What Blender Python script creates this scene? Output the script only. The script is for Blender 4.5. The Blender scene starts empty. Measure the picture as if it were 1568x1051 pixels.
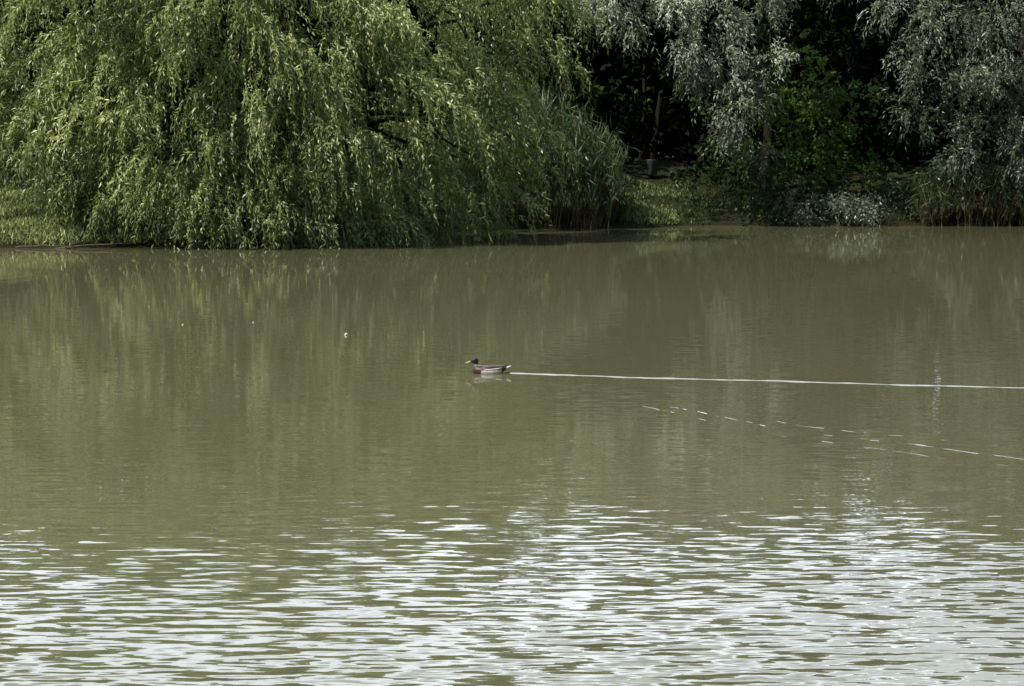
import bpy, math, numpy as np
from mathutils import Vector
rng=np.random.default_rng(7)
scene=bpy.context.scene
scene.view_settings.view_transform='Standard'
scene.view_settings.look='None'
scene.view_settings.exposure=0

# ---------------------------------------------------------------- helpers
def link(o,parent=None):
    scene.collection.objects.link(o)
    if parent: o.parent=parent
    return o
def empty(name,loc=(0,0,0)):
    e=bpy.data.objects.new(name,None); e.empty_display_size=.3; e.location=loc
    return link(e)
def raw_mesh(name,co,faces_n,idx,mat,var=None,parent=None,smooth=False):
    me=bpy.data.meshes.new(name)
    nf=len(idx)//faces_n
    me.vertices.add(len(co)); me.vertices.foreach_set('co',np.asarray(co,dtype=np.float32).ravel())
    me.loops.add(len(idx)); me.loops.foreach_set('vertex_index',np.asarray(idx,dtype=np.int32))
    me.polygons.add(nf); me.polygons.foreach_set('loop_start',np.arange(0,nf*faces_n,faces_n,dtype=np.int32))
    if smooth: me.polygons.foreach_set('use_smooth',np.ones(nf,dtype=bool))
    me.update(calc_edges=True)
    if var is not None:
        a=me.attributes.new('var','FLOAT','FACE'); a.data.foreach_set('value',np.asarray(var,dtype=np.float32))
    me.materials.append(mat)
    return link(bpy.data.objects.new(name,me),parent)
def nrm(v): return v/np.maximum(np.linalg.norm(v,axis=-1,keepdims=True),1e-9)
class Leaves:
    def __init__(s): s.p=[];s.d=[];s.L=[];s.W=[];s.v=[]
    def add(s,p,d,L,W,v):
        s.p.append(p);s.d.append(d);s.L.append(L);s.W.append(W);s.v.append(v)
    def build(s,name,mat,parent=None,orient=None):
        p=np.concatenate(s.p);d=nrm(np.concatenate(s.d));L=np.concatenate(s.L)[:,None];W=np.concatenate(s.W)[:,None];v=np.concatenate(s.v)
        n=len(p)
        rv=rng.normal(size=(n,3))
        if orient is not None: rv=rv*.55+np.cross(d,np.array(orient,float)*np.ones((n,3)))   # leaves turn their blades to the light
        side=nrm(rv-d*np.sum(rv*d,-1,keepdims=True)) if orient is not None else nrm(np.cross(d,rv))
        nor=np.cross(side,d)
        co=np.empty((n,4,3)); co[:,0]=p; co[:,2]=p+d*L-nor*L*.08
        m=p+d*L*.45+nor*L*.05
        co[:,1]=m+side*W*.5; co[:,3]=m-side*W*.5
        return raw_mesh(name,co.reshape(-1,3),4,np.arange(n*4),mat,v,parent)
def strands(lv,st,di,L,droop,k,lL,lW,spread,var,zmin=None,jit=.0,vj=.1,tipdark=0):
    n=len(st)
    t=(np.arange(k)[None,:]+rng.random((n,k)))/k
    tt=t.ravel()
    t=t[:,:,None]
    L=L[:,None,None]; dr=droop[:,None,None]
    down=np.array([0,0,-1.])
    P=st[:,None,:]+di[:,None,:]*L*t*(1-.25*t)+down*dr*t*t
    T=di[:,None,:]*L*(1-.5*t)+down*dr*2*t
    P=P.reshape(-1,3);T=nrm(T.reshape(-1,3))
    if jit: P=P+rng.normal(size=P.shape)*jit
    D=nrm(T+spread*rng.normal(size=T.shape))
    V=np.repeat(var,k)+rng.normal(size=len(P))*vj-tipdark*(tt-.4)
    sc=rng.uniform(.7,1.3,len(P))
    if zmin is not None:
        m=P[:,2]>zmin
        P,D,V,sc=P[m],D[m],V[m],sc[m]
    lv.add(P,D,lL*sc,lW*sc,V)
def tube(verts,faces,pts,rad,seg=8,rough=.0):
    base=len(verts); pts=[Vector(p) for p in pts]
    for i,p in enumerate(pts):
        a=pts[max(i-1,0)]; b=pts[min(i+1,len(pts)-1)]
        t=(b-a).normalized(); u=t.cross(Vector((0.3,1,.1))).normalized(); w=t.cross(u)
        for j in range(seg):
            an=2*math.pi*j/seg; r=rad[i]*(1+rough*math.sin(j*2.3+i*1.7))
            verts.append(tuple(p+u*math.cos(an)*r+w*math.sin(an)*r))
    for i in range(len(pts)-1):
        for j in range(seg):
            a=base+i*seg+j;b=base+i*seg+(j+1)%seg
            faces.append((a,b,b+seg,a+seg))
def tubes_obj(name,verts,faces,mat,parent=None):
    me=bpy.data.meshes.new(name); me.from_pydata(verts,[],faces); me.update()
    me.polygons.foreach_set('use_smooth',np.ones(len(me.polygons),dtype=bool))
    me.materials.append(mat)
    return link(bpy.data.objects.new(name,me),parent)
def limb(verts,faces,a,b,r0,r1,sag=.3,n=7,wob=.12,seg=7):
    a=np.array(a,float);b=np.array(b,float);pts=[];rad=[]
    ln=np.linalg.norm(b-a)
    w=rng.normal(size=(n+1,3))*wob*ln*.25
    for i in range(n+1):
        t=i/n
        p=a+(b-a)*t+np.array([0,0,sag*math.sin(math.pi*t)])+w[i]*(t>0)*(t<1)
        pts.append(p);rad.append(r0*(1-t)+r1*t)
    tube(verts,faces,pts,rad,seg,.06)
    return pts
el=math.radians(52); az=math.radians(-120)
sd=Vector((math.sin(az)*math.cos(el),math.cos(az)*math.cos(el),math.sin(el)))
LIGHT=(-.5,-.45,.75)

# ---------------------------------------------------------------- materials
def newmat(name):
    m=bpy.data.materials.new(name); m.use_nodes=True; nt=m.node_tree; nt.nodes.clear()
    o=nt.nodes.new('ShaderNodeOutputMaterial'); return m,nt,o
def ramp(nt,stops):
    r=nt.nodes.new('ShaderNodeValToRGB'); e=r.color_ramp.elements
    while len(e)>1: e.remove(e[-1])
    e[0].position=stops[0][0]; e[0].color=(*stops[0][1],1)
    for p,c in stops[1:]:
        x=e.new(p); x.color=(*c,1)
    return r
def leafmat(name,stops,trans=.35,rough=.5,spec=.4):
    m,nt,o=newmat(name); N=nt.nodes.new; K=nt.links.new
    at=N('ShaderNodeAttribute'); at.attribute_name='var'
    r=ramp(nt,stops); K(at.outputs['Fac'],r.inputs[0])
    b=N('ShaderNodeBsdfPrincipled'); b.inputs['Roughness'].default_value=rough
    b.inputs['Specular IOR Level'].default_value=spec
    K(r.outputs[0],b.inputs['Base Color'])
    if trans==0:
        K(b.outputs[0],o.inputs[0]); return m
    t=N('ShaderNodeBsdfTranslucent')
    hs=N('ShaderNodeMix'); hs.data_type='RGBA'; hs.blend_type='MULTIPLY'; hs.inputs[0].default_value=1
    K(r.outputs[0],hs.inputs[6]); hs.inputs[7].default_value=(1.25,1.25,.65,1)
    K(hs.outputs[2],t.inputs[0])
    mx=N('ShaderNodeMixShader'); mx.inputs[0].default_value=trans
    K(b.outputs[0],mx.inputs[1]);K(t.outputs[0],mx.inputs[2]);K(mx.outputs[0],o.inputs[0])
    return m
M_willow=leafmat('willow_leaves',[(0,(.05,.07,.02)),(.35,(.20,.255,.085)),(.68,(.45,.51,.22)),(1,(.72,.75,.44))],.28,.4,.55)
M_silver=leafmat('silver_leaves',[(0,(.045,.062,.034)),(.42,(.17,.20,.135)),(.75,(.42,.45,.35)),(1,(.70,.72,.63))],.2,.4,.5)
M_green=leafmat('green_leaves',[(0,(.014,.034,.008)),(.5,(.05,.11,.018)),(1,(.14,.24,.04))],.35)
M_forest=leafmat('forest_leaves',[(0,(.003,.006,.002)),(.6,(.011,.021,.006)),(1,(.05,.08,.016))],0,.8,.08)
M_reed=leafmat('reed_leaves',[(0,(.11,.075,.04)),(.25,(.045,.07,.025)),(.6,(.09,.14,.06)),(1,(.26,.32,.15))],.25)
M_grass=leafmat('grass_blades',[(0,(.02,.03,.01)),(.5,(.10,.15,.04)),(1,(.40,.43,.19))],.3)
def barkmat():
    m,nt,o=newmat('bark'); N=nt.nodes.new; K=nt.links.new
    tc=N('ShaderNodeTexCoord'); mp=N('ShaderNodeMapping'); mp.inputs[3].default_value=(6,6,1.2)
    n=N('ShaderNodeTexNoise'); n.inputs['Scale'].default_value=3; n.inputs['Detail'].default_value=6
    K(tc.outputs['Object'],mp.inputs[0]);K(mp.outputs[0],n.inputs[0])
    r=ramp(nt,[(.3,(.008,.006,.005)),(.7,(.035,.027,.02))]); K(n.outputs[0],r.inputs[0])
    b=N('ShaderNodeBsdfPrincipled'); b.inputs['Roughness'].default_value=.95; b.inputs['Specular IOR Level'].default_value=.15
    K(r.outputs[0],b.inputs['Base Color'])
    bp=N('ShaderNodeBump'); bp.inputs[0].default_value=.8; K(n.outputs[0],bp.inputs['Height']);K(bp.outputs[0],b.inputs['Normal'])
    K(b.outputs[0],o.inputs[0]); return m
M_bark=barkmat()
def groundmat():
    m,nt,o=newmat('ground'); N=nt.nodes.new; K=nt.links.new
    tc=N('ShaderNodeTexCoord')
    n=N('ShaderNodeTexNoise'); n.inputs['Scale'].default_value=.7; n.inputs['Detail'].default_value=8; n.inputs['Roughness'].default_value=.7
    K(tc.outputs['Object'],n.inputs[0])
    r=ramp(nt,[(.35,(.022,.016,.01)),(.5,(.022,.024,.01)),(.62,(.03,.04,.013)),(.8,(.08,.07,.04))]); K(n.outputs[0],r.inputs[0])
    b=N('ShaderNodeBsdfPrincipled'); b.inputs['Roughness'].default_value=.95; b.inputs['Specular IOR Level'].default_value=.1
    K(r.outputs[0],b.inputs['Base Color'])
    n2=N('ShaderNodeTexNoise'); n2.inputs['Scale'].default_value=9; n2.inputs['Detail'].default_value=5; K(tc.outputs['Object'],n2.inputs[0])
    bp=N('ShaderNodeBump'); bp.inputs[0].default_value=.7; bp.inputs[1].default_value=.1; K(n2.outputs[0],bp.inputs['Height']);K(bp.outputs[0],b.inputs['Normal'])
    K(b.outputs[0],o.inputs[0]); return m
def simplemat(name,col,rough=.7,noise=.25,scale=30):
    m,nt,o=newmat(name); N=nt.nodes.new; K=nt.links.new
    tc=N('ShaderNodeTexCoord'); n=N('ShaderNodeTexNoise'); n.inputs['Scale'].default_value=scale; K(tc.outputs['Object'],n.inputs[0])
    r=ramp(nt,[(.3,tuple(c*(1-noise) for c in col)),(.7,tuple(min(1,c*(1+noise)) for c in col))]); K(n.outputs[0],r.inputs[0])
    b=N('ShaderNodeBsdfPrincipled'); b.inputs['Roughness'].default_value=rough
    K(r.outputs[0],b.inputs['Base Color']); K(b.outputs[0],o.inputs[0]); return m

def watermat(name,body,ripples=True):
    m,nt,o=newmat(name); N=nt.nodes.new; K=nt.links.new
    def math_(op,a,b=None,c=None):
        x=N('ShaderNodeMath'); x.operation=op
        for i,v in enumerate((a,b,c)):
            if v is None: continue
            if isinstance(v,(int,float)): x.inputs[i].default_value=v
            else: K(v,x.inputs[i])
        return x.outputs[0]
    def noise(vec,scale3,detail=2,rough=.5,rot=0,off=(0,0,0),dist=0):
        mp=N('ShaderNodeMapping'); mp.inputs[3].default_value=scale3; mp.inputs[2].default_value=(0,0,rot); mp.inputs[1].default_value=off
        K(vec,mp.inputs[0]); n=N('ShaderNodeTexNoise'); n.inputs['Scale'].default_value=1; n.inputs['Detail'].default_value=detail; n.inputs['Roughness'].default_value=rough
        n.inputs['Distortion'].default_value=dist
        K(mp.outputs[0],n.inputs[0]); return n.outputs[0]
    b=N('ShaderNodeBsdfPrincipled'); b.inputs['IOR'].default_value=1.42
    g=N('ShaderNodeNewGeometry'); P=g.outputs['Position']
    sp=N('ShaderNodeSeparateXYZ'); K(P,sp.inputs[0])
    n0=noise(P,(.12,.08,1),3)
    r=ramp(nt,[(.3,tuple(c*.92 for c in body)),(.7,tuple(c*1.08 for c in body))]); K(n0,r.inputs[0]); K(r.outputs[0],b.inputs['Base Color'])
    b.inputs['Roughness'].default_value=.02
    if ripples:
        mr=N('ShaderNodeMapRange'); mr.interpolation_type='SMOOTHSTEP'; K(sp.outputs['Y'],mr.inputs[0])
        mr.inputs[1].default_value=11; mr.inputs[2].default_value=18; mr.inputs[3].default_value=.9; mr.inputs[4].default_value=.14
        mf=N('ShaderNodeMapRange'); K(sp.outputs['Y'],mf.inputs[0])
        mf.inputs[1].default_value=20; mf.inputs[2].default_value=45; mf.inputs[3].default_value=1; mf.inputs[4].default_value=.25
        patch=noise(P,(.22,.35,1),2,.5,.2)
        pm=N('ShaderNodeMapRange'); K(patch,pm.inputs[0]); pm.inputs[1].default_value=.35;pm.inputs[2].default_value=.65;pm.inputs[3].default_value=.6;pm.inputs[4].default_value=1.3
        amp=math_('MULTIPLY',math_('MULTIPLY',mr.outputs[0],mf.outputs[0]),pm.outputs[0])
        a=noise(P,(2.5,11,1),1.5,.5,.05,(0,0,0),.3)
        c=noise(P,(6,23,1),1,.5,-.1,(3,7,0))
        sy=math_('ADD',math_('MULTIPLY',math_('SUBTRACT',a,.5),.5),math_('MULTIPLY',math_('SUBTRACT',c,.5),.26))
        d=noise(P,(3.5,6.5,1),1.5,.5,.3,(11,2,0))
        sx=math_('MULTIPLY',math_('SUBTRACT',d,.5),.2)
        cb=N('ShaderNodeCombineXYZ'); K(math_('MULTIPLY',sx,amp),cb.inputs[0]);K(math_('MULTIPLY',sy,amp),cb.inputs[1]);cb.inputs[2].default_value=1
        vn=N('ShaderNodeVectorMath'); vn.operation='NORMALIZE'; K(cb.outputs[0],vn.inputs[0]); K(vn.outputs[0],b.inputs['Normal'])
    K(b.outputs[0],o.inputs[0]); return m
M_water=watermat('pond_water',(.125,.125,.067))
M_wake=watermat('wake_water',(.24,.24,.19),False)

# ---------------------------------------------------------------- ground
def shore(x): return np.interp(x,[-60,-12,-9,-4,-.8,3,5,60],[49,51.2,51.6,53.2,60.3,60.9,62.3,62.6])
def H(x,y):
    x=np.asarray(x,float);y=np.asarray(y,float)
    wob=.25*np.sin(x*1.3)+.15*np.sin(x*3.1+1)
    d=y-(shore(x)+wob*.6)
    far=np.where(d<0,np.maximum(d*.35,-1.2),.22*(1-np.exp(-np.maximum(d,0)/.25))+np.minimum(np.maximum(d,0)*.13,1.3)+np.clip((d-35)*.12,0,9))
    d2=8-y
    near=np.where(d2<0,np.maximum(d2*.35,-1.2),np.minimum(d2*.18,1.4))
    d3=np.abs(x)-75
    side=np.where(d3<0,np.maximum(d3*.35,-1.2),np.minimum(d3*.1,1.5))
    h=np.maximum(np.maximum(far,near),side)
    return h+np.where(h>0,.05*np.sin(x*2.1+y*1.3)+.04*np.sin(x*.7-y*2.9),0)
xs=np.concatenate([[-900,-500,-300,-200,-140],np.arange(-100,-30,4),np.arange(-30,30,.4),np.arange(30,101,4),[140,200,300,500,900]])
ys=np.concatenate([[-600,-300,-120,-60,-30,-15],np.arange(-8,12,1),np.arange(12,46,3),np.arange(46,76,.3),np.arange(76,130,3),[140,170,220,300,500,900]])
X,Y=np.meshgrid(xs,ys); Z=H(X,Y)
co=np.stack([X,Y,Z],-1).reshape(-1,3); nx=len(xs);ny=len(ys)
i,j=np.meshgrid(np.arange(nx-1),np.arange(ny-1)); q=(j*nx+i).ravel()
raw_mesh('ground',co,4,np.stack([q,q+1,q+nx+1,q+nx],-1).ravel(),groundmat(),smooth=True)
raw_mesh('water',[(-90,4,0),(90,4,0),(90,68,0),(-90,68,0)],4,[0,1,2,3],M_water)

lv=Leaves()
def grass(n,x0,x1,y0,y1,hh,v=.5,full=False):
    x=rng.uniform(x0,x1,n);y=rng.uniform(y0,y1,n);z=H(x,y)
    pat=np.sin(x*1.9+np.sin(y*1.3)*2)+np.sin(y*1.7+x*.6)
    m=(z>.05)&(full|(rng.random(n)<.55+.3*pat)); x,y,z,pat=x[m],y[m],z[m],pat[m]; k=len(x)
    d=np.stack([rng.normal(size=k)*.5,rng.normal(size=k)*.5,np.ones(k)],-1)
    lv.add(np.stack([x,y,z-.01],-1),d,hh*rng.uniform(.4,1.4,k),np.full(k,.035),rng.normal(v,.2,k)+.07*pat)
grass(38000,-20,-8,50.5,60,.15,.85,True)
grass(9000,2.7,4.9,61.2,64.6,.10,.75)  # sunlit patch on the bank, its brightness put into the blade colour
grass(4000,4.0,6.0,65.5,68.5,.10,.6)
grass(7000,2.5,6,60,69,.15,.2)  # darker blades here and on the next row: tree shade put into colour
grass(6000,6,16,60,66,.2,.0)
lv.build('grass',M_grass,None,(-.3,-.2,.2))

# ---------------------------------------------------------------- weeping willow
C=np.array([-6.7,54.2]); tree=empty('weeping_willow')
V=[];F=[]
z0=float(H(C[0],C[1]))
tube(V,F,[(C[0],C[1],z0-.4),(C[0]+.02,C[1],z0+.2),(C[0]+.1,C[1],z0+1),(C[0]-.05,C[1]+.1,z0+2),(C[0]+.15,C[1],z0+3.0)],[.62,.46,.38,.35,.3],12,.07)
tube(V,F,[(C[0]+.3,C[1]+.2,z0-.3),(C[0]+.8,C[1]+.1,z0+1.2),(C[0]+1.3,C[1]+.3,z0+2.6)],[.32,.25,.18],9,.07)
lv=Leaves()
tips=[]
def wil_r(th,z):
    c,s=math.cos(th),math.sin(th)
    rx=8.3 if c>0 else 9.2
    if c>0 and z<4: rx*=.72+.28*max(z-.8,0)/3.2
    if c<0 and z<5.5: rx*=.45+.55*(max(z-.9,0)/4.6)**1.2
    ry=3.3 if s<0 else 5.
    r=1/math.sqrt((c/rx)**2+(s/ry)**2)
    if z>5.5: r*=math.sqrt(max(1-((z-5.5)/4.6)**2,0.02))
    return r*(1+.09*math.sin(3*th+z*1.1)+.08*math.sin(7*th-z*2))
while len(tips)<600:
    z=rng.uniform(.7,9.9)
    th=rng.uniform(0,2*math.pi)
    if math.sin(th)>.25 and rng.random()<.65: continue
    r=wil_r(th,z)*rng.uniform(.4,1)**.4
    tips.append((C[0]+r*math.cos(th),C[1]+r*math.sin(th),z,th))
for (x,y,z,th) in tips:
    n=int(rng.integers(16,30)); out=nrm(np.array([math.cos(th)+rng.normal()*.5,math.sin(th)*.8+rng.normal()*.35,0.]))
    a=rng.random(n)[:,None]
    wd=rng.uniform(.13,.24)
    st=np.array([x,y,z])+out*(a-.4)*rng.uniform(.8,1.5)+np.stack([rng.normal(size=n)*wd,rng.normal(size=n)*wd,.15-.75*a[:,0]**2+rng.normal(size=n)*.1],-1)
    di=nrm(out*.55+rng.normal(size=(n,3))*.22+np.array([0,0,.15]))
    L=rng.uniform(.25,.75,n); big=rng.random()<.3
    dr=rng.uniform(.4,1.1,n)*(1.5 if big else 1.)
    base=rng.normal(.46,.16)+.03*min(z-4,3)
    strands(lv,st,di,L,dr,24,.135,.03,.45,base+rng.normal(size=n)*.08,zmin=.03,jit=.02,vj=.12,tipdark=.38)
for (x,y,z,th) in tips[::8]:
    a=(C[0]+.1,C[1],z0+rng.uniform(2.0,3.0))
    limb(V,F,a,(x,y,z),rng.uniform(.09,.17),.02,sag=rng.uniform(.4,1.2),n=8,wob=.1,seg=6)
tubes_obj('trunk',V,F,M_bark,tree)
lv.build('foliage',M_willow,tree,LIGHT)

# ---------------------------------------------------------------- crowns built of leafy sprays
def crown(lv,blobs,dens,k,lL,lW,droop,base=.5,spread=.55,tw=.7,subk=7,bv=.13,zg=0.):
    for (x,y,z,r) in blobs:
        nsub=max(3,int(subk*r*r))
        for s in range(nsub):
            u=nrm(rng.normal(size=3)); u[2]=u[2]*.9
            c=np.array([x,y,z])+u*r*rng.uniform(.35,1)
            n=int(dens*rng.uniform(.6,1.4)); off=rng.normal(size=(n,3))*.17
            st=c+off
            di=nrm(nrm(off)*.8+u*.7+np.array([0,0,.1]))
            bb=base+zg*float(np.clip(c[2]-5.5,-3,1.5))  # zg puts sunlit tops and shaded lower crown into the leaf colour
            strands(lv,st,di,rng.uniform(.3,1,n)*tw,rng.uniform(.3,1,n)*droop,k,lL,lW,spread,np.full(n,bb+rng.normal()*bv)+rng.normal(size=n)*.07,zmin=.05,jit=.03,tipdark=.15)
def make_tree(name,base,blobs,mat,r0,dens,k,lL,lW,droop,bcol=.5,tw=.7,fork=.35,zg=0.):
    t=empty(name); V=[];F=[]
    bz=float(H(base[0],base[1])); top=max(b[2] for b in blobs)
    fz=bz+(top-bz)*fork
    tube(V,F,[(base[0],base[1],bz-.3),(base[0],base[1],bz+.2),(base[0]+.1,base[1],bz+(fz-bz)*.5),(base[0]+.05,base[1]-.1,fz)],[r0*1.5,r0*1.1,r0*.9,r0*.75],10,.07)
    tube(V,F,[(base[0]+.05,base[1]-.1,fz),(base[0]+.3,base[1]-.2,fz+(top-fz)*.5),(base[0]+.1,base[1],top)],[r0*.75,r0*.45,r0*.08],8,.05)
    for b in blobs:
        hz=min(max(fz,b[2]-1.5),fz+(top-fz)*.6)
        limb(V,F,(base[0]+.15,base[1]-.1,hz),(b[0],b[1],b[2]),r0*.3,.015,sag=.3,n=6,wob=.12,seg=6)
        for q in range(3):
            u=rng.normal(size=3)*b[3]*.55
            limb(V,F,(b[0],b[1],b[2]),(b[0]+u[0],b[1]+u[1],max(.3,b[2]+u[2])),.022,.008,sag=.1,n=4,seg=5)
    tubes_obj('trunk',V,F,M_bark,t)
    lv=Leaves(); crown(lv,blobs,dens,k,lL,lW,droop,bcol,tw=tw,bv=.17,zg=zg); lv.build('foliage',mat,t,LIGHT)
    return t
A=[(2.8,62,6.9,1.1),(4.3,62,6.5,1.1),(5.7,61.6,6.2,1.2),(7.2,62,6.9,1.1),(2.6,62.5,8.6,1.4),(4.6,63,9.0,1.6),(7.0,63,8.8,1.6),(6.1,64,10.2,1.4),(8.8,64,9,1.4),(9.8,64.5,7.8,1.1),
   (5.9,61.6,4.6,.9),(6.5,61.5,3.6,.9),(6.8,61.5,2.6,.65),(5.6,62,3.9,.6),(7.3,62,4.6,.6),(4.9,61.8,5.3,.6),(3.4,61.8,5.9,.5)]
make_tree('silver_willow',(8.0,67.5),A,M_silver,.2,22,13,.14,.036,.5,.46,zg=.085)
B=[(11.2,62,6.6,.9),(12.4,61.6,5.8,1.0),(13.8,61.5,6.1,1.2),(11.5,62,5.0,.6),(12.5,61.6,4.1,1.0),(13.9,61.5,3.8,1.2),(13.2,61.4,2.6,.8),(14.9,61.5,2.4,.9),
   (15.5,62,4.8,1.4),(17,62,6.5,1.6),(17,62.5,3.5,1.5),(12,63,8.3,1.4),(14.3,63,8.6,1.7),(16.6,63,9,1.8),(14,64,10.2,1.4),(11.6,61.9,3.3,.5),(14.4,62.4,1.5,.8),(13.4,62.6,1.6,.7)]
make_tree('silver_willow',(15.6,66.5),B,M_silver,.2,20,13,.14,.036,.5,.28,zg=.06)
G=[(8.6,65.5,4.6,.9),(9.4,65.5,4.0,1.0),(8.4,65.2,3.2,1.0),(9.6,65.2,2.8,1.0),(10.3,65.5,3.6,.6),(8.9,65,2.0,.8),(10.0,65,2.0,.6),(7.7,65,2.4,.8),(7.7,65.4,3.6,.7)]
make_tree('green_sapling',(9.1,66),G,M_green,.07,18,9,.13,.065,.15,.78,.5,.2)

def shrub(name,blobs,mat,dens,k,lL,lW,droop,base,tw):
    lv=Leaves(); crown(lv,blobs,dens,k,lL,lW,droop,base,tw=tw,subk=11); return lv.build(name,mat)
shrub('silver_shrub',[(8.6,62.2,.5,.42),(9.3,62.1,.55,.45),(10.0,62.2,.5,.42),(10.7,62.3,.45,.38),(8.1,62.4,.4,.32)],M_silver,26,9,.10,.035,.2,.3,.32)
shrub('bank_shrub',[(5.7,62.8,.7,.5),(6.5,62.7,.8,.6),(7.3,62.7,.8,.6),(7.7,63.3,1.5,.7),(6.6,63.6,1.5,.6),(11.6,62.9,1.0,.6),(12.6,63,1.2,.7),(11,63.5,1.5,.7),(9.6,64,1.3,.7),(5.9,66,1.3,.6),(6.8,66.5,1.7,.8),(10.6,64.5,1.5,.8),(8.4,64.5,1.2,.7)],M_green,16,8,.10,.05,.15,.1,.35)
shrub('bank_shrub',[(-14.6,58.5,1.9,.9),(-16,58,2.1,.9),(-13.2,59,1.9,.9),(-12,58.5,1.8,.9),(-10.6,58,1.7,.9)],M_green,16,8,.11,.05,.15,.05,.35)
shrub('bank_shrub',[(-4.0,55.6,.8,.8),(-2.9,57.2,.9,.8),(-2.2,59.2,.9,.8),(-3.2,59,1.4,.9),(-5,57.5,1.2,1.),(-7,57,1.0,1.),(-9,56.5,1.0,.9),(-1.7,60.8,1.2,.7)],M_green,14,8,.12,.055,.15,.1,.4)

# ---------------------------------------------------------------- reeds
def reeds(name,n,x0,x1,y0,y1,h0,h1,lean,vb=0.):
    lv=Leaves()
    x=rng.uniform(x0,x1,n);y=rng.uniform(y0,y1,n);z=np.maximum(H(x,y),-.2)
    hh=rng.uniform(h0,h1,n)*(1-.45*np.abs((x-(x0+x1)/2)/((x1-x0)/2))**2.4)
    di=nrm(np.stack([rng.normal(size=n)*.11+lean*(x-(x0+x1)/2)/(x1-x0),rng.normal(size=n)*.08,np.ones(n)],-1))
    st=np.stack([x,y,z],-1)
    for s in range(4):
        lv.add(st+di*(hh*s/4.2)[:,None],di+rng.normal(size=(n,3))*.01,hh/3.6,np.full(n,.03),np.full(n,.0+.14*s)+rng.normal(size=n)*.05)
    k=11
    t=rng.uniform(.2,1,(n,k))
    P=(st[:,None,:]+di[:,None,:]*(hh[:,None]*t)[:,:,None]).reshape(-1,3)
    az=rng.uniform(0,2*math.pi,n*k)
    D=np.stack([np.cos(az)*.4,np.sin(az)*.4,rng.uniform(.6,1.2,n*k)],-1)
    ln=rng.uniform(.3,.75,n*k)
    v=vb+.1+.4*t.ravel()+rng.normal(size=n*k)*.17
    lv.add(P,D,ln,np.full(n*k,.04),v)
    m=rng.random(n*k)<.45; e=P+nrm(D)*ln[:,None]*.9; D2=D.copy(); D2[:,2]*=-.2
    lv.add(e[m],D2[m],ln[m]*.6,np.full(m.sum(),.03),v[m])
    return lv.build(name,M_reed)
reeds('reed_bed',540,-1.6,2.75,60.3,62.4,2.3,3.6,.25)
reeds('reed_bed',300,11.9,17,61.9,63,.9,1.6,.1,-.15)
reeds('reed_bed',40,2.7,3.3,60.9,61.4,.2,.5,.2)

# ---------------------------------------------------------------- background forest
fo=empty('background_forest'); lv=Leaves(); V=[];F=[]
for i in range(95):
    x=rng.uniform(-36,36); y=rng.uniform(70.5,92); b=float(H(x,y)); h=rng.uniform(8,11); r=rng.uniform(.07,.17)
    limb(V,F,(x,y,b-.2),(x+rng.normal()*.6,y+rng.normal()*.4,b+h),r,.03,sag=0,n=8,wob=.03,seg=7)
def tops(x): return 12.6+1.0*math.sin(x*.35+.6)+.8*math.sin(x*.9+2)-.6*math.exp(-((x-4.5)/3)**2)
bl=[]
for i in range(300):
    x=rng.uniform(-34,34); y=rng.uniform(68,80); t=tops(x); z=3.2+(t-3.2)*rng.uniform(0,1)**.75
    bl.append((x,y,z,rng.uniform(.9,1.6)))
for gx in np.arange(-22,23,1.7):          # closed canopy, no holes
    for gz in (.5,.68,.84,1.0):
        x=gx+rng.normal()*.4; bl.append((x,rng.uniform(72,77),tops(x)*gz-.3+rng.normal()*.3,rng.uniform(1.1,1.5)))
for i in range(280):
    x=rng.uniform(-36,36); y=rng.uniform(67.5,84)
    if 2.6<x*62/y<5.2 and y<76: continue
    bl.append((x,y,float(H(x,y))+rng.uniform(.2,2.9),rng.uniform(.6,1.2)))
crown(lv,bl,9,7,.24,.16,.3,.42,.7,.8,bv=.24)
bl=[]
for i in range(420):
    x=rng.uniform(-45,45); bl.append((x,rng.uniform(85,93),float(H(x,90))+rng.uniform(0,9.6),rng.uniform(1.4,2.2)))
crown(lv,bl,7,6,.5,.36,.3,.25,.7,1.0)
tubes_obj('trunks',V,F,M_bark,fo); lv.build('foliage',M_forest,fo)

# ---------------------------------------------------------------- litter bin at the path
bn=empty('litter_bin'); bx,by=4.55,69.5; bz=float(H(bx,by)); V=[];F=[]
tube(V,F,[(bx,by,bz+.12),(bx,by,bz+.15),(bx,by,bz+.6),(bx,by,bz+.62),(bx,by,bz+.62)],[.14,.17,.19,.2,.02],14)
tubes_obj('bin_body',V,F,simplemat('bin_metal',(.05,.055,.055),.5),bn)
V=[];F=[]
tube(V,F,[(bx,by+.2,bz-.1),(bx,by+.2,bz+.85)],[.035,.035],8)
tubes_obj('post',V,F,M_bark,bn)

# ---------------------------------------------------------------- mallard
duck=empty('mallard_duck',(-.272,25.5,-.012))
V=[];F=[]
def loft(V,F,st,seg=20):
    base=len(V)
    for (x,z,hw,hh,tilt) in st:
        for j in range(seg):
            a=2*math.pi*j/seg; yy=math.cos(a)*hw; zz=math.sin(a)*hh
            V.append((x+zz*math.sin(tilt),yy,z+zz*math.cos(tilt)))
    for i in range(len(st)-1):
        for j in range(seg):
            a=base+i*seg+j;b=base+i*seg+(j+1)%seg; F.append((a,b,b+seg,a+seg))
    F.append(tuple(base+j for j in range(seg))[::-1]); F.append(tuple(base+(len(st)-1)*seg+j for j in range(seg)))
loft(V,F,[(-.205,.05,.018,.02,0),(-.19,.05,.045,.045,0),(-.16,.045,.07,.063,0),(-.11,.04,.086,.070,0),(-.04,.036,.095,.070,0),(.04,.038,.092,.068,0),(.11,.048,.076,.054,0),(.16,.06,.055,.036,0),(.20,.074,.038,.02,0),(.235,.088,.026,.010,0),(.262,.102,.012,.006,0)])
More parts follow.
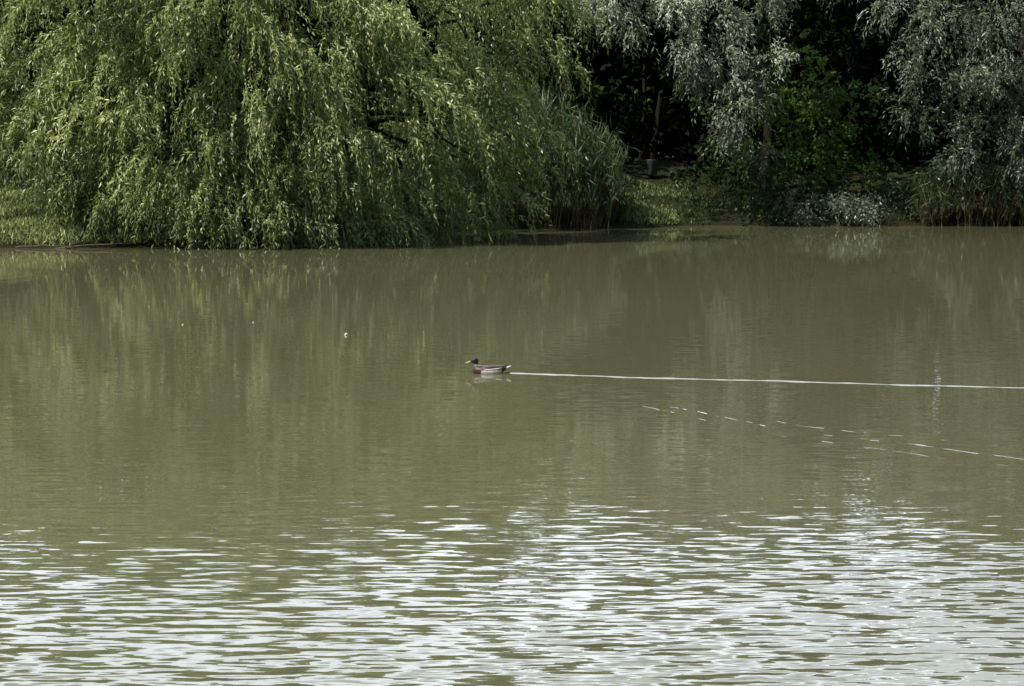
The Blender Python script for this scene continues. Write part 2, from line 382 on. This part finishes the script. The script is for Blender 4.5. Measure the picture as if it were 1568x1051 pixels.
loft(V,F,[(-.125,.05,.055,.055,-.9),(-.145,.085,.040,.042,-1.1),(-.158,.115,.029,.032,-1.35),(-.165,.14,.027,.031,-1.5)])
loft(V,F,[(-.130,.164,.012,.014,0),(-.142,.166,.025,.028,0),(-.165,.166,.032,.035,0),(-.188,.166,.031,.033,0),(-.208,.160,.022,.023,0),(-.225,.154,.014,.014,0),(-.234,.152,.008,.008,0)])
me=bpy.data.meshes.new('tmp'); me.from_pydata(V,[],F); me.update()
ob=link(bpy.data.objects.new('tmp',me))
rm=ob.modifiers.new('r','REMESH'); rm.mode='VOXEL'; rm.voxel_size=.004
sm=ob.modifiers.new('s','SMOOTH'); sm.iterations=6; sm.factor=.6
dg=bpy.context.evaluated_depsgraph_get(); m2=bpy.data.meshes.new_from_object(ob.evaluated_get(dg)); m2.name='body'
bpy.data.objects.remove(ob)
n=len(m2.vertices); c=np.empty(n*3,dtype=np.float32); m2.vertices.foreach_get('co',c); c=c.reshape(-1,3)
x,y,z=c.T; col=np.empty((n,4),dtype=np.float32); col[:]=(.62,.58,.53,1)
jit=rng.normal(size=n)*.003
col[(z+jit>.052)]=(.13,.075,.048,1)
col[(z+jit>.088)]=(.035,.025,.02,1)
fr=(x+jit<-.10)&(z<.115); col[fr]=(.06,.028,.02,1)
col[(x+jit>.15)]=(.012,.012,.014,1)
col[(x+jit>.205)]=(.6,.58,.54,1)
nk=(x<-.11)&(z>.108); col[nk]=(.55,.55,.52,1)
hd=(x<-.10)&(z>.116); col[hd]=(.004,.018,.014,1)
ca=m2.color_attributes.new('plumage','FLOAT_COLOR','POINT'); ca.data.foreach_set('color',col.ravel())
m2.polygons.foreach_set('use_smooth',np.ones(len(m2.polygons),dtype=bool))
mm,nt,o=newmat('plumage'); N=nt.nodes.new;K=nt.links.new
at=N('ShaderNodeAttribute'); at.attribute_name='plumage'; b=N('ShaderNodeBsdfPrincipled'); b.inputs['Roughness'].default_value=.45
K(at.outputs['Color'],b.inputs['Base Color']); nn=N('ShaderNodeTexNoise'); nn.inputs['Scale'].default_value=160; tc=N('ShaderNodeTexCoord'); K(tc.outputs['Object'],nn.inputs[0])
bp=N('ShaderNodeBump'); bp.inputs[0].default_value=.3; bp.inputs[1].default_value=.004; K(nn.outputs[0],bp.inputs['Height']);K(bp.outputs[0],b.inputs['Normal']); K(b.outputs[0],o.inputs[0])
m2.materials.clear(); m2.materials.append(mm); link(bpy.data.objects.new('body',m2),duck)
V=[];F=[]
loft(V,F,[(-.225,.153,.012,.012,0),(-.245,.147,.011,.008,0),(-.265,.142,.013,.006,0),(-.28,.140,.0135,.0045,0),(-.290,.138,.007,.002,0)],14)
tubes_obj('bill',V,F,simplemat('bill_yellow',(.62,.56,.30),.35,.1),duck)
for s,nm in ((1,'wing_left'),(-1,'wing_right')):
    V=[];F=[]
    loft(V,F,[(-.10,.075,.006,.012,0),(-.07,.078,.014,.024,0),(0,.081,.018,.027,0),(.07,.084,.017,.022,0),(.13,.090,.013,.015,0),(.18,.099,.008,.009,0),(.215,.108,.003,.004,0)],14)
    V=[(a,b+s*(.066-.045*max(0,(a+.0)/.215)**1.3-.012*(a<-.05)),c) for a,b,c in V]
    tubes_obj(nm,V,F,simplemat('wing_brown',(.07,.045,.032),.5,.5,50),duck)
    V=[];F=[]
    loft(V,F,[(-.06,.066,.003,.003,0),(.02,.066,.006,.006,0),(.10,.073,.005,.007,0),(.16,.085,.002,.003,0)],8)
    V=[(a,b+s*(.086-.040*max(0,a/.2)**1.2),c) for a,b,c in V]
    tubes_obj(nm+'_stripe',V,F,simplemat('white_feather',(.7,.7,.68),.5,.05),duck)
    bpy.ops.mesh.primitive_uv_sphere_add(segments=10,ring_count=6,radius=.0035,location=(-.198,s*.0255,.169))
    e=bpy.context.object; e.name='eye'; e.data.materials.append(simplemat('eye_black',(.01,.01,.01),.1)); e.parent=duck
V=[];F=[]
tube(V,F,[(.19,0,.085),(.205,0,.10),(.20,0,.112),(.188,0,.112)],[.006,.006,.004,.002],6)
tubes_obj('tail_curl',V,F,simplemat('black_feather',(.01,.01,.012),.4),duck)

# ---------------------------------------------------------------- wake (real ridges in the water)
def wake(name,pts,width,height,amp_fn,mat,seed,parent,w0=1.,wob=1.):
    r=np.random.default_rng(seed)
    P=np.array(pts,float); s=np.concatenate([[0],np.cumsum(np.linalg.norm(np.diff(P,axis=0),axis=1))])
    n=int(s[-1]/.012); t=np.linspace(0,s[-1],n)
    cx=np.interp(t,s,P[:,0]);cy=np.interp(t,s,P[:,1])
    ph=r.uniform(0,6,6)
    cy=cy+wob*(.016*np.sin(t*2.3+ph[0])+.012*np.sin(t*6.1+ph[1])+.006*np.sin(t*15+ph[3]))*np.clip(t,0,1)
    a=amp_fn(t,ph,s[-1]); wd=width*(w0+(1-w0)*np.clip(t/2,0,1))*(1+.25*np.sin(t*5.3+ph[4])+.15*np.sin(t*12.7+ph[5]))
    prof=np.linspace(-1,1,9); co=[]
    for q in prof:
        h=(math.cos(q*math.pi)*.5+.5)*height*a-.0015
        co.append(np.stack([cx,cy+q*wd*.5,h],-1))
    co=np.stack(co,1).reshape(-1,3)
    i,j=np.meshgrid(np.arange(n-1),np.arange(8)); q=(i*9+j).ravel()
    return raw_mesh(name,co,4,np.stack([q,q+9,q+10,q+1],-1).ravel(),mat,smooth=True,parent=parent)
wk=empty('duck_wake')
wake('upper_arm',[(-.02,25.5),(1.3,25.1),(3,24.72),(4.5,24.35),(6.5,23.9),(9,23.3)],.10,.0105,lambda t,ph,L:.72+.25*np.exp(-t/1.2)+.16*np.sin(t*4+ph[4])+.14*np.sin(t*9+ph[5])+.1*np.sin(t*21+ph[2]),M_wake,3,wk,1.5)
def dash(t,ph,L): return (.5+.5*np.clip(t/4,0,1))*np.clip(.42+np.sin(t*1.9+ph[4])*.25+np.sin(t*13+ph[5])*.25+np.sin(t*23+ph[2])*.2,.3,.9)
wake('lower_arm',[(.05,25.2),(.8,23.9),(1.55,22.7),(2.7,20.7),(3.6,19.9),(4.6,18.9),(6.3,17.2)],.05,.007,dash,M_water,5,wk,1,2)
wake('lower_ripple',[(.2,25.1),(.9,24.1),(1.75,22.9),(2.9,21.0),(3.9,20.2),(6.3,18.2)],.045,.005,dash,M_water,9,wk,1,2)
wake('lower_ripple',[(.1,24.9),(.7,23.7),(1.5,22.3),(2.6,20.3),(3.5,19.4),(5.9,16.9)],.045,.005,dash,M_water,12,wk,1,2)

V=[];F=[]
for (px,py,s) in [(-2.35,30.1,.02),(-4.9,31.6,.011),(-3.9,32,.009)]:
    tube(V,F,[(px-s*1.5,py,.0),(px-s*.5,py,.5*s),(px,py,1.1*s),(px+s*.6,py,.6*s),(px+s*1.2,py,.002)],[s*.1,s*.6,s*.8,s*.5,s*.1],8,.2)
tubes_obj('floating_feather',V,F,simplemat('fluff',(.75,.75,.72),.8,.1))
V=[];F=[]
for (a,b_,r) in [((-11.9,51.1,.03),(-10.6,50.9,.05),.022),((-10.9,50.9,.0),(-9.2,51.3,.1),.03),((-10.6,51.0,.02),(-10.3,50.8,.2),.012)]:
    limb(V,F,a,b_,r,r*.4,sag=.03,n=6,wob=.06,seg=7)
tubes_obj('fallen_branch',V,F,simplemat('dead_wood',(.10,.08,.06),.9,.4,8))

# ---------------------------------------------------------------- light
sl=bpy.data.lights.new('sun','SUN'); sl.energy=5; sl.angle=math.radians(.5); sl.color=(1,.96,.86)
so=link(bpy.data.objects.new('sun',sl)); so.rotation_euler=(-sd).to_track_quat('-Z','Y').to_euler(); so.location=(-30,20,50)
w=bpy.data.worlds.new('World'); scene.world=w; w.use_nodes=True; nt=w.node_tree; nt.nodes.clear(); N=nt.nodes.new;K=nt.links.new
sky=N('ShaderNodeTexSky'); sky.sky_type='NISHITA'; sky.sun_disc=False; sky.sun_elevation=el; sky.sun_rotation=az%(2*math.pi)
bg=N('ShaderNodeBackground'); bg.inputs[1].default_value=.095
tc=N('ShaderNodeTexCoord'); mp=N('ShaderNodeMapping'); mp.inputs[3].default_value=(2.2,2.2,5); mp.inputs[1].default_value=(1.3,.4,0)
n=N('ShaderNodeTexNoise'); n.inputs['Scale'].default_value=1.4; n.inputs['Detail'].default_value=7; n.inputs['Roughness'].default_value=.55
K(tc.outputs['Generated'],mp.inputs[0]);K(mp.outputs[0],n.inputs[0])
sx=N('ShaderNodeSeparateXYZ'); K(tc.outputs['Generated'],sx.inputs[0])
mrr=N('ShaderNodeMapRange'); K(sx.outputs['Y'],mrr.inputs[0]); mrr.inputs[1].default_value=.2; mrr.inputs[2].default_value=.85; mrr.inputs[3].default_value=-.12; mrr.inputs[4].default_value=.14
ad=N('ShaderNodeMath'); ad.operation='ADD'; K(n.outputs[0],ad.inputs[0]);K(mrr.outputs[0],ad.inputs[1])
r=ramp(nt,[(.46,(0,0,0)),(.70,(1,1,1))]); K(ad.outputs[0],r.inputs[0])
mx=N('ShaderNodeMix'); mx.data_type='RGBA'; K(r.outputs[0],mx.inputs[0]); K(sky.outputs[0],mx.inputs[6]); mx.inputs[7].default_value=(32,34,38,1)
K(mx.outputs[2],bg.inputs[0]); o=N('ShaderNodeOutputWorld'); K(bg.outputs[0],o.inputs[0])

# ---------------------------------------------------------------- camera
cd=bpy.data.cameras.new('camera'); cd.sensor_width=36; cd.lens=36*3265/1568; cd.clip_end=3000; cd.clip_start=.1
cam=link(bpy.data.objects.new('camera',cd)); cam.location=(0,0,3); cam.rotation_euler=(math.radians(90-5.9),0,0)
scene.camera=cam
